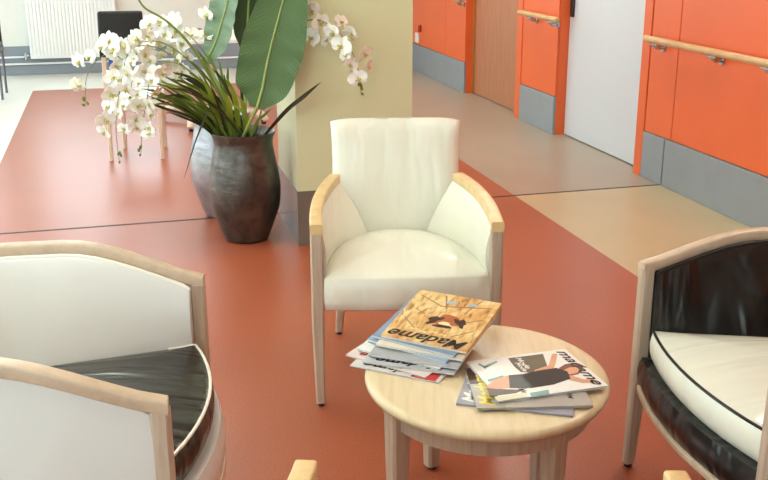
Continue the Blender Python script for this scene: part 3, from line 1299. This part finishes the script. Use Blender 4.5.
# ------------------------------------------------------------------ plants
def blade_mesh(g, pts, wmax, fold=.25, tip=.35, up=None):
    """long strap leaf along pts, thin with a folded section"""
    pts = catmull(pts, 7)
    n = len(pts)
    V, Fc = [], []
    for i, p in enumerate(pts):
        t = i / (n - 1)
        w = wmax * (min(1, .45 + t * 2.2) if t < .3 else 1) * (1 if t < 1 - tip else max(.04, ((1 - t) / tip) ** .8))
        d = (pts[min(n - 1, i + 1)] - pts[max(0, i - 1)]).normalized()
        s = d.cross(up if up else Vector((.25, -.9, .35))).normalized()
        nn = s.cross(d).normalized()
        th = .0012
        for a, b in ((-1, 0), (0, 1), (1, 0)):
            V.append(p + s * (w * a) + nn * (-w * fold * b + th))
        for a, b in ((1, 0), (0, 1), (-1, 0)):
            V.append(p + s * (w * a * .98) + nn * (-w * fold * b - th))
    for i in range(n - 1):
        for k in range(6):
            Fc.append((i * 6 + k, i * 6 + (k + 1) % 6, (i + 1) * 6 + (k + 1) % 6, (i + 1) * 6 + k))
    Fc += [tuple(range(5, -1, -1)), tuple((n - 1) * 6 + k for k in range(6))]
    g.add(V, Fc)
    return g


def broad_leaf(parent, mid, hw_l, hw_r, mat, normal, stalk, cup=.10, ripple=.006):
    """paddle leaf: mid = midrib points, hw = half widths (left, right of the midrib as seen) along it"""
    mid = catmull(mid, 9)
    n = len(mid)

    def interp(hw, t):
        x = t * (len(hw) - 1)
        i = min(len(hw) - 2, int(x))
        f = x - i
        p0, p1, p2, p3 = hw[max(0, i - 1)], hw[i], hw[i + 1], hw[min(len(hw) - 1, i + 2)]
        return max(.003, .5 * (2 * p1 + (p2 - p0) * f + (2 * p0 - 5 * p1 + 4 * p2 - p3) * f * f + (3 * p1 - p0 - 3 * p2 + p3) * f ** 3))
    m = 8
    V, Fc, UV = [], [], []
    normal = Vector(normal).normalized()
    row = 2 * m + 1
    for side in (0, 1):
        for i, p in enumerate(mid):
            t = i / (n - 1)
            d = (mid[min(n - 1, i + 1)] - mid[max(0, i - 1)]).normalized()
            s = d.cross(normal).normalized()
            nn = s.cross(d).normalized()
            for k in range(-m, m + 1):
                u = k / m
                w = interp(hw_r if u > 0 else hw_l, t)
                off = abs(u) * w
                z = cup * w * (u * u) + ripple * sin(t * 46 + (1.3 if u > 0 else 0) + abs(u) * 1.5) * abs(u)
                V.append(p + s * (off * (1 if u > 0 else -1)) + nn * (z + (0.0008 if side == 0 else -.0008)))
                UV.append((.5 + u * .5, t * 6 + abs(u) * .8))
    N1 = n * row
    for side in (0, 1):
        for i in range(n - 1):
            for k in range(row - 1):
                q = side * N1 + i * row + k
                Fc.append((q, q + 1, q + 1 + row, q + row))
    for i in range(n - 1):
        for k in (0, row - 1):
            q = i * row + k
            Fc.append((q, q + row, q + row + N1, q + N1))
    o = link('leaf', V, Fc, mat, parent, sharp=70)
    uvl = o.data.uv_layers.new(name='UVMap')
    for lp in o.data.loops:
        uvl.data[lp.index].uv = UV[lp.vertex_index]
    g = G()
    rp = [p + normal * .002 for p in mid]
    g.tube(rp, [.0075 * (1 - .75 * i / (n - 1)) for i in range(n)], 8)
    g.obj('midrib', M['midrib'], o)
    g = G()
    st = catmull(stalk, 6)
    g.tube(st, [.010 - .002 * i / (len(st) - 1) for i in range(len(st))], 8)
    g.obj('stalk', M['midrib'], o)
    return o


plant = thing('broad_leaf_plant', 'tall plant with huge paddle leaves growing from the bronze vase', 'plant', (V1.x, V1.y, .515))
bpy.context.view_layer.update()


def rel(p, t):
    return Vector(p) - Vector(t.location)


PC = (-.25, -.95, .25)
# big front leaf
Y = 4.76
mid = [at(257, 108, Y), at(262, 90, Y), at(268, 60, Y), at(274, 35, Y), at(282, 5, Y + .01), at(288, -20, Y + .03), at(294, -50, Y + .06), at(298, -75, Y + .09)]
hl = [.035, .125, .138, .135, .112, .08, .045, .005]
hr = [.035, .120, .155, .156, .125, .09, .05, .005]
broad_leaf(plant, [rel(p, plant) for p in mid], hl, hr, M['leaf'], PC,
           [rel(p, plant) for p in (Vector((V1.x - .02, V1.y - .02, .505)), at(250, 122, 4.85), at(257, 108, Y))])
# bluish leaf behind on the left
Y = 5.16
mid = [at(206, 62, Y), at(215, 44, Y), at(222, 22, Y), at(228, 0, Y), at(234, -30, Y + .03), at(239, -55, Y + .06)]
broad_leaf(plant, [rel(p, plant) for p in mid], [.02, .065, .09, .085, .06, .01], [.03, .07, .07, .055, .035, .01], M['leaf_blue'], (-.5, -.8, .3),
           [rel(p, plant) for p in (Vector((V1.x - .05, V1.y + .03, .505)), at(222, 95, 5.12), at(206, 62, Y))])
# dark leaf between
Y = 5.24
mid = [at(247, 55, Y), at(247, 35, Y), at(248, 10, Y), at(250, -20, Y), at(252, -50, Y), at(253, -75, Y)]
broad_leaf(plant, [rel(p, plant) for p in mid], [.02, .065, .085, .08, .05, .01], [.03, .09, .12, .11, .06, .01], M['leaf_dark'], (.1, -.95, .2),
           [rel(p, plant) for p in (Vector((V1.x, V1.y + .05, .505)), at(246, 95, 5.16), at(247, 55, Y))])

# strap leaf clump
clump = thing('strap_leaf_plant', 'tuft of long arching strap leaves spilling left out of the vases', 'plant', (V1.x, V1.y, .515))
tips = [(148, 82, 4.95), (143, 101, 4.9), (156, 92, 5.0), (150, 72, 5.1), (170, 62, 5.1), (160, 103, 4.95), (178, 84, 4.9), (186, 58, 5.1), (168, 112, 4.98),
        (182, 98, 4.9), (190, 72, 5.05), (196, 48, 5.15), (206, 52, 5.1), (150, 88, 5.1), (166, 78, 5.0), (212, 68, 5.0), (176, 108, 5.1), (200, 88, 4.92),
        (218, 58, 5.1), (228, 62, 5.15), (240, 70, 5.2), (205, 104, 4.9), (216, 100, 4.92), (272, 108, 5.0), (154, 64, 5.2), (174, 92, 5.12), (158, 84, 4.86), (164, 96, 4.84), (186, 90, 4.86), (172, 72, 4.9), (192, 104, 4.85), (180, 66, 5.0), (198, 66, 5.0), (146, 92, 4.9), (210, 84, 4.88), (224, 74, 5.0), (144, 94, 4.88), (147, 106, 4.86), (152, 80, 4.92), (140, 88, 4.95), (156, 72, 4.95), (162, 66, 4.98), (150, 99, 4.84), (168, 88, 4.84)]
for i, (px, py, Y) in enumerate(tips):
    a = random.uniform(0, 2 * pi)
    b0 = Vector((V1.x - .02 + .075 * cos(a), V1.y + .07 * sin(a), .505))
    tp = at(px, py, Y)
    d = tp - b0
    L = d.length
    mid1 = b0 + d * .38 + Vector((0, 0, .02 + .12 * L * random.uniform(.2, 1)))
    mid2 = b0 + d * .74 + Vector((0, 0, .01 + .10 * L * random.uniform(.2, 1)))
    g = G()
    blade_mesh(g, [rel(q, clump) for q in (b0, mid1, mid2, tp)], random.uniform(.005, .009), tip=.28)
    g.obj('blade', M[('blade', 'blade_dark', 'blade', 'blade_light', 'blade', 'blade', 'blade_dark')[i % 7]], clump)
for px0, py0, px1, py1, w in ((232, 131, 221, 88, .017), (240, 131, 226, 76, .015), (222, 130, 198, 74, .012), (246, 130, 238, 95, .013), (252, 131, 232, 104, .013)):
    b0, tp = at(px0, py0, 4.97), at(px1, py1, 4.93)
    g = G()
    m1 = b0 * .5 + tp * .5 + Vector((.012, 0, .02))
    blade_mesh(g, [rel(q, clump) for q in (b0 - Vector((0, -.04, .03)), m1, tp)], w, .2, .5)
    g.obj('blade', M['blade_light'], clump)
# stiff dark lance to the right
g = G()
blade_mesh(g, [rel(q, clump) for q in (Vector((V1.x + .06, V1.y - .04, .505)), at(285, 112, 4.80), at(303, 97, 4.76), at(321, 82, 4.72))], .010, .3, .3)
lance = g.obj('blade', M['blade_dark'], clump)
lance['label'] = 'stiff dark blade pointing right'
# thin drooping blade
g = G()
blade_mesh(g, [rel(q, clump) for q in (Vector((V1.x - .1, V1.y - .05, .51)), at(212, 112, 4.88), at(199, 132, 4.84), at(184, 178, 4.84))], .004, .2, .3)
g.obj('blade', M['blade_dark'], clump)


# ---- orchids
def petal(g, L, W, ang, tilt, cup, mi=0, base=.004, shape=1.0):
    """rounded petal lying in the flower plane, root at centre"""
    n, m = 7, 6
    V, Fc = [], []
    for i in range(n + 1):
        t = i / n
        w = W * (sin(pi * min(1, t * .93 + .06)) ** (.65 * shape)) * (.55 + .45 * t if t < .5 else .78)
        for k in range(m + 1):
            u = k / m * 2 - 1
            x = base + L * t
            y = u * w
            z = cup * (u * u) * w + tilt * t * L - .25 * L * t * t * (tilt + .2) + .002
            V.append((x * cos(ang) - y * sin(ang), x * sin(ang) + y * cos(ang), z))
    for i in range(n):
        for k in range(m):
            q = i * (m + 1) + k
            Fc.append((q, q + 1, q + m + 2, q + m + 1))
    g.add(V, Fc, mi)


g = G()
for a, L, W, tl, sh in ((90, .040, .019, .12, 1.2), (215, .039, .018, .05, 1.2), (325, .039, .018, .05, 1.2)):
    petal(g, L, W, radians(a), tl, .25, shape=sh)
for a in (14, 166):
    petal(g, .044, .034, radians(a), .28, .22, shape=.75)
flower_src = g.obj('flower', M['petal'], None, sharp=80)
sm = flower_src.modifiers.new('thickness', 'SOLIDIFY')
sm.thickness = .0008
g = G()
g.tube([(0, 0, 0), (0, -.004, .010), (0, -.008, .018)], [.003, .0045, .002], 8)
g.tube([(0, -.004, .004), (0, -.014, .016), (0, -.020, .013)], [.003, .0055, .002], 8)
g.tube([(0, -.004, .006), (-.010, -.006, .014), (-.013, -.004, .018)], [.002, .004, .0015], 8)
g.tube([(0, -.004, .006), (.010, -.006, .014), (.013, -.004, .018)], [.002, .004, .0015], 8)
lip_src = g.obj('lip', M['lip'], flower_src)
g = G()
g.lathe([(.0005, -.012), (.005, -.009), (.0085, 0), (.007, .008), (.003, .013), (.0005, .0145)], 10)
bud_src = g.obj('bud', M['bud'], None)


def spray(label, pix, nfl, first, size=1.0, seed=1, spread=.035, face=None, nbud=3, rad=.0038, flowers=None):
    """orchid spray: pix = stem points, either (px, py, Y) or a world Vector"""
    rnd = random.Random(seed)
    P = [p if isinstance(p, Vector) else at(*p) for p in pix]
    t = thing('orchid_spray', label, 'orchid', P[0])
    Q = catmull([rel(p, t) for p in P], 10)
    n = len(Q)
    g = G()
    g.tube(Q, [rad * (1 - .6 * i / (n - 1)) for i in range(n)], 8)
    g.obj('stem', M['stem'], t)
    face = Vector(face or (-.35, -.9, .25)).normalized()

    def put(src, pos, nrm, roll, s):
        c = src.copy()
        COL.objects.link(c)
        c.parent = t
        z = nrm.normalized()
        x = Vector((0, 0, 1)).cross(z)
        x = x.normalized() if x.length > .05 else Vector((1, 0, 0))
        y = z.cross(x)
        mt = Matrix((x, y, z)).transposed().to_4x4() @ Matrix.Rotation(roll, 4, 'Z')
        c.matrix_local = Matrix.Translation(pos) @ mt @ Matrix.Scale(s, 4)
        for ch in src.children:
            k = ch.copy()
            COL.objects.link(k)
            k.parent = c
        return c
    spots = []
    if flowers:
        for px, py, Y in flowers:
            spots.append(rel(at(px, py, Y), t))
    else:
        i0 = int(first * (n - 1))
        i1 = int(.90 * (n - 1))
        for q in range(nfl):
            f = i0 + (i1 - i0) * (q + rnd.uniform(-.2, .2)) / max(1, nfl - 1)
            i = max(0, min(n - 1, int(f)))
            d = (Q[min(n - 1, i + 1)] - Q[max(0, i - 1)]).normalized()
            s = d.cross(face).normalized() * (1 if q % 2 else -1)
            spots.append(Q[i] + s * rnd.uniform(.45, 1.0) * spread + face * rnd.uniform(.012, .03))
    for sp in spots:
        nr = face + Vector((rnd.uniform(-1.2, 1.2), rnd.uniform(-.3, .5), rnd.uniform(-.9, .6)))
        put(flower_src, sp, nr, rnd.uniform(-.7, .7), size * rnd.uniform(.8, 1.15))
    for q in range(nbud):
        i = n - 1 - q * max(1, n // 40)
        put(bud_src, Q[i] + Vector((rnd.uniform(-.012, .012), -.006, rnd.uniform(-.01, .01))), Vector((rnd.uniform(-1, 1), -.2, -.8)), 0, size * (.7 + .15 * q))
    return t


def vin(dx, dy, v=V1):
    return Vector((v.x + dx, v.y + dy, .505))


spray('white orchid spray reaching farthest left, its thin tip hanging over the pink floor',
      [vin(-.06, .02), (212, 92, 5.05), (190, 62, 5.02), (160, 42, 5.0), (125, 46, 4.98), (100, 58, 4.96), (87, 76, 4.95), (85, 106, 4.95)], 0, .5, 1.0, 3, nbud=3,
      flowers=[(80, 61, 4.94), (91, 57, 4.93), (77, 86, 4.93), (103, 47, 4.94), (112, 52, 4.92), (119, 44, 4.93), (127, 52, 4.92), (136, 42, 4.93), (146, 36, 4.94), (110, 41, 4.98), (118, 57, 4.95)])
spray('white orchid spray hanging straight down left of the wooden chair leg, lowest tip of all',
      [vin(-.07, -.01), (214, 95, 5.0), (188, 70, 4.95), (158, 48, 4.9), (131, 50, 4.88), (121, 83, 4.86), (116, 125, 4.86), (119, 160, 4.86)], 18, .50, .95, 11, .05)
spray('white orchid spray hanging just right of the lowest one, beside the wooden chair leg',
      [vin(-.05, -.04), (218, 100, 4.98), (196, 76, 4.92), (172, 62, 4.88), (152, 72, 4.86), (147, 100, 4.85), (142, 128, 4.85), (141, 153, 4.85)], 15, .52, .92, 17, .045)
spray('white orchid spray in the middle of the left cluster below the black chair back',
      [vin(-.04, .05), (220, 90, 5.15), (203, 62, 5.15), (183, 42, 5.15), (160, 50, 5.14), (143, 62, 5.13), (133, 78, 5.12), (130, 100, 5.12)], 14, .45, .95, 23, .06, nbud=2)
spray('white orchid spray highest of the left cluster against the pale wall',
      [vin(-.02, .06), (226, 92, 5.1), (206, 55, 5.08), (186, 33, 5.05), (170, 27, 5.03), (155, 26, 5.02), (148, 34, 5.01)], 0, .5, .95, 29, nbud=1,
      flowers=[(161, 22, 4.98), (172, 25, 5.0), (178, 32, 5.02), (166, 34, 4.99), (176, 20, 5.03), (207, 14, 5.2), (206, 36, 5.2), (184, 44, 5.04), (188, 56, 5.04), (182, 72, 5.02), (190, 36, 5.06), (168, 66, 5.0), (180, 60, 5.02), (174, 74, 4.98), (150, 24, 5.0)])  # two rightmost flowers are added in place of a bright pale strip
spray('long bare green orchid stem arching up out of the top of the picture',
      [vin(-.03, -.02), (222, 100, 4.95), (204, 66, 4.92), (186, 40, 4.90), (165, 20, 4.88), (145, 8, 4.87), (136, -6, 4.86), (128, -24, 4.86)], 0, .9, 1, 31, nbud=1, rad=.0085,
      flowers=[(126, -26, 4.85)])
spray('white orchid spray drooping to the right in front of the olive column',
      [vin(.05, .0), (272, 70, 4.90), (290, 30, 4.80), (310, 20, 4.78), (328, 24, 4.77), (345, 40, 4.74), (356, 62, 4.73), (361, 92, 4.73)], 0, .5, 1.08, 41, nbud=4, face=(-.1, -.97, .2),
      flowers=[(311, 10, 4.80), (319, 22, 4.79), (340, 22, 4.73), (333, 31, 4.72), (352, 33, 4.72), (313, 38, 4.80), (328, 40, 4.77), (342, 46, 4.71), (364, 53, 4.71), (350, 64, 4.70), (358, 78, 4.70), (368, 66, 4.72), (347, 55, 4.70)])
for o in (lip_src, flower_src, bud_src):
    bpy.data.objects.remove(o)

# ------------------------------------------------------------------ far furniture
# black-backed chair with white seat behind the orchids
t = thing('armchair', 'chair with a black upholstered back in front of the radiator', 'armchair', (.10, 7.15, 0), radians(-4))
g = G()
g.bbox(-.215, .085, -.03, .03, .83, 1.02, .02, 3)
g.bbox(-.215, -.175, -.022, .022, .72, .85, .008, 2)
V = [(x, y + (z - .8) * .25, z) for x, y, z in g.v]
g.v = V
g.obj('backrest', M['far_black'], t)
g = G(); g.bbox(-.17, .19, -.02, .40, .34, .45, .03, 3); g.obj('seat', M['white'], t)
for x, y in ((-.190, 0), (.16, 0)):
    g = G()
    g.post((x, y - .0, .80 if x < 0 else .42), (x - .004, y - .02, .0), (.034, .03), (.028, .028), .005)
    g.obj('leg', M['far_beech'], t)
for x, y in ((-.12, .38), (.17, .38)):
    g = G()
    g.post((x, y, .35), (x, y, .0), (.034, .03), (.028, .028), .005)
    g.obj('leg', M['far_beech'], t)
g = G(); g.bbox(-.16, -.06, -.026, -.016, .60, .70, .004, 1); g.obj('blue_tag', plain('blue_cloth', (58, 86, 168), .6), t)

t = thing('pedestal_table', 'white topped table with curved wooden feet behind the orchids', 'table', (.74, 8.45, 0), 0)
g = G(); g.bbox(-.42, .42, -.40, .40, .69, .72, .008, 2); tt = g.obj('tabletop', M['rad'], t)
g = G(); g.tube([(0, 0, .06), (0, 0, .69)], .035, 14); g.obj('column', M['far_beech'], t)
for k in range(4):
    a = radians(-118 + 90 * k)
    g = G()
    g.tube([(0, 0, .11), (.18 * cos(a), .18 * sin(a), .105), (.36 * cos(a), .36 * sin(a), .095), (.44 * cos(a), .44 * sin(a), .075), (.475 * cos(a), .475 * sin(a), .030)],
           [.03, .032, .034, .034, .026], 12)
    ft = g.obj('foot', M['far_beech'], t)
    g = G(); g.tube([(.45 * cos(a), .45 * sin(a), 0), (.45 * cos(a), .45 * sin(a), .045)], .02, 10); g.obj('glide', M['black'], ft)
g = G(); g.bbox(-.085, .085, -.05, .05, 0, .085, .01, 2)
o = g.obj('box', M['black']); o.location = at(171, 40, 8.3).x, 8.3, .7205
tag(o, 'black box lying on the white table top behind the orchids', 'box')
g = G(); g.bbox(-.045, .045, -.07, .07, 0, .06, .004, 1)
o = g.obj('notebook', paper('maroon_cover', (96, 34, 38), .1)); o.location = at(197, 40, 8.35).x, 8.35, .7205
tag(o, 'small maroon notebook stack on the white table top', 'book')

# black chair cut by the left edge of the photograph
t = thing('black_chair', 'black chair at the far left edge beside the back wall', 'chair', (-1.285, 10.5, 0), 0)
g = G(); g.bbox(-.21, .21, -.02, .03, .50, .74, .02, 2); g.obj('backrest', M['black'], t)
g = G(); g.bbox(-.22, .22, -.44, .0, .42, .47, .015, 2); g.obj('seat', M['black'], t)
for x in (-.2, .2):
    for y in (-.42, .005):
        g = G(); g.tube([(x, y, 0), (x, y, .44 if y < 0 else .52)], .012, 8); g.obj('leg', plain('grey_steel', (120, 124, 132), .4, .8), t)

# ------------------------------------------------------------------ daylight
w = bpy.data.worlds.new('daylight')
sc.world = w
w.use_nodes = True
nt = w.node_tree
bg = nt.nodes['Background']
sky = nt.nodes.new('ShaderNodeTexSky')
sky.sky_type = 'HOSEK_WILKIE'
sky.turbidity = 6
sky.ground_albedo = .6
sky.sun_direction = Vector((.5, -.6, .75)).normalized()
mixc = nt.nodes.new('ShaderNodeMix')
mixc.data_type = 'RGBA'
mixc.inputs['Factor'].default_value = .75
mixc.inputs['B'].default_value = (.78, .96, 1.0, 1)
nt.links.new(sky.outputs['Color'], mixc.inputs['A'])
nt.links.new(mixc.outputs['Result'], bg.inputs['Color'])
bg.inputs['Strength'].default_value = 7.5


def portal(loc, rot, sx, sy):
    l = bpy.data.lights.new('window_portal', 'AREA')
    l.shape = 'RECTANGLE'
    l.size, l.size_y = sx, sy
    l.cycles.is_portal = True
    o = bpy.data.objects.new('window_portal', l)
    o.location = loc
    o.rotation_euler = rot
    COL.objects.link(o)


for a, b, z0, z1 in WL:
    portal((XL - .2, (a + b) / 2, (z0 + z1) / 2), (0, -pi / 2, 0), z1 - z0, b - a)
for a, b, z0, z1 in WB:
    portal(((a + b) / 2, YF + .2, (z0 + z1) / 2), (-pi / 2, 0, 0), b - a, z1 - z0)
for a, b, z0, z1 in WF:
    portal(((a + b) / 2, YN - .2, (z0 + z1) / 2), (pi / 2, 0, 0), b - a, z1 - z0)

# ------------------------------------------------------------------ view
vs = sc.view_settings
vs.view_transform = 'Standard'
vs.look = 'None'
vs.exposure = 0.0
vs.gamma = 1.0
vs.use_curve_mapping = False
sc.cycles.use_denoising = True
sc.cycles.max_bounces = 8
sc.cycles.diffuse_bounces = 5
sc.cycles.sample_clamp_indirect = 8
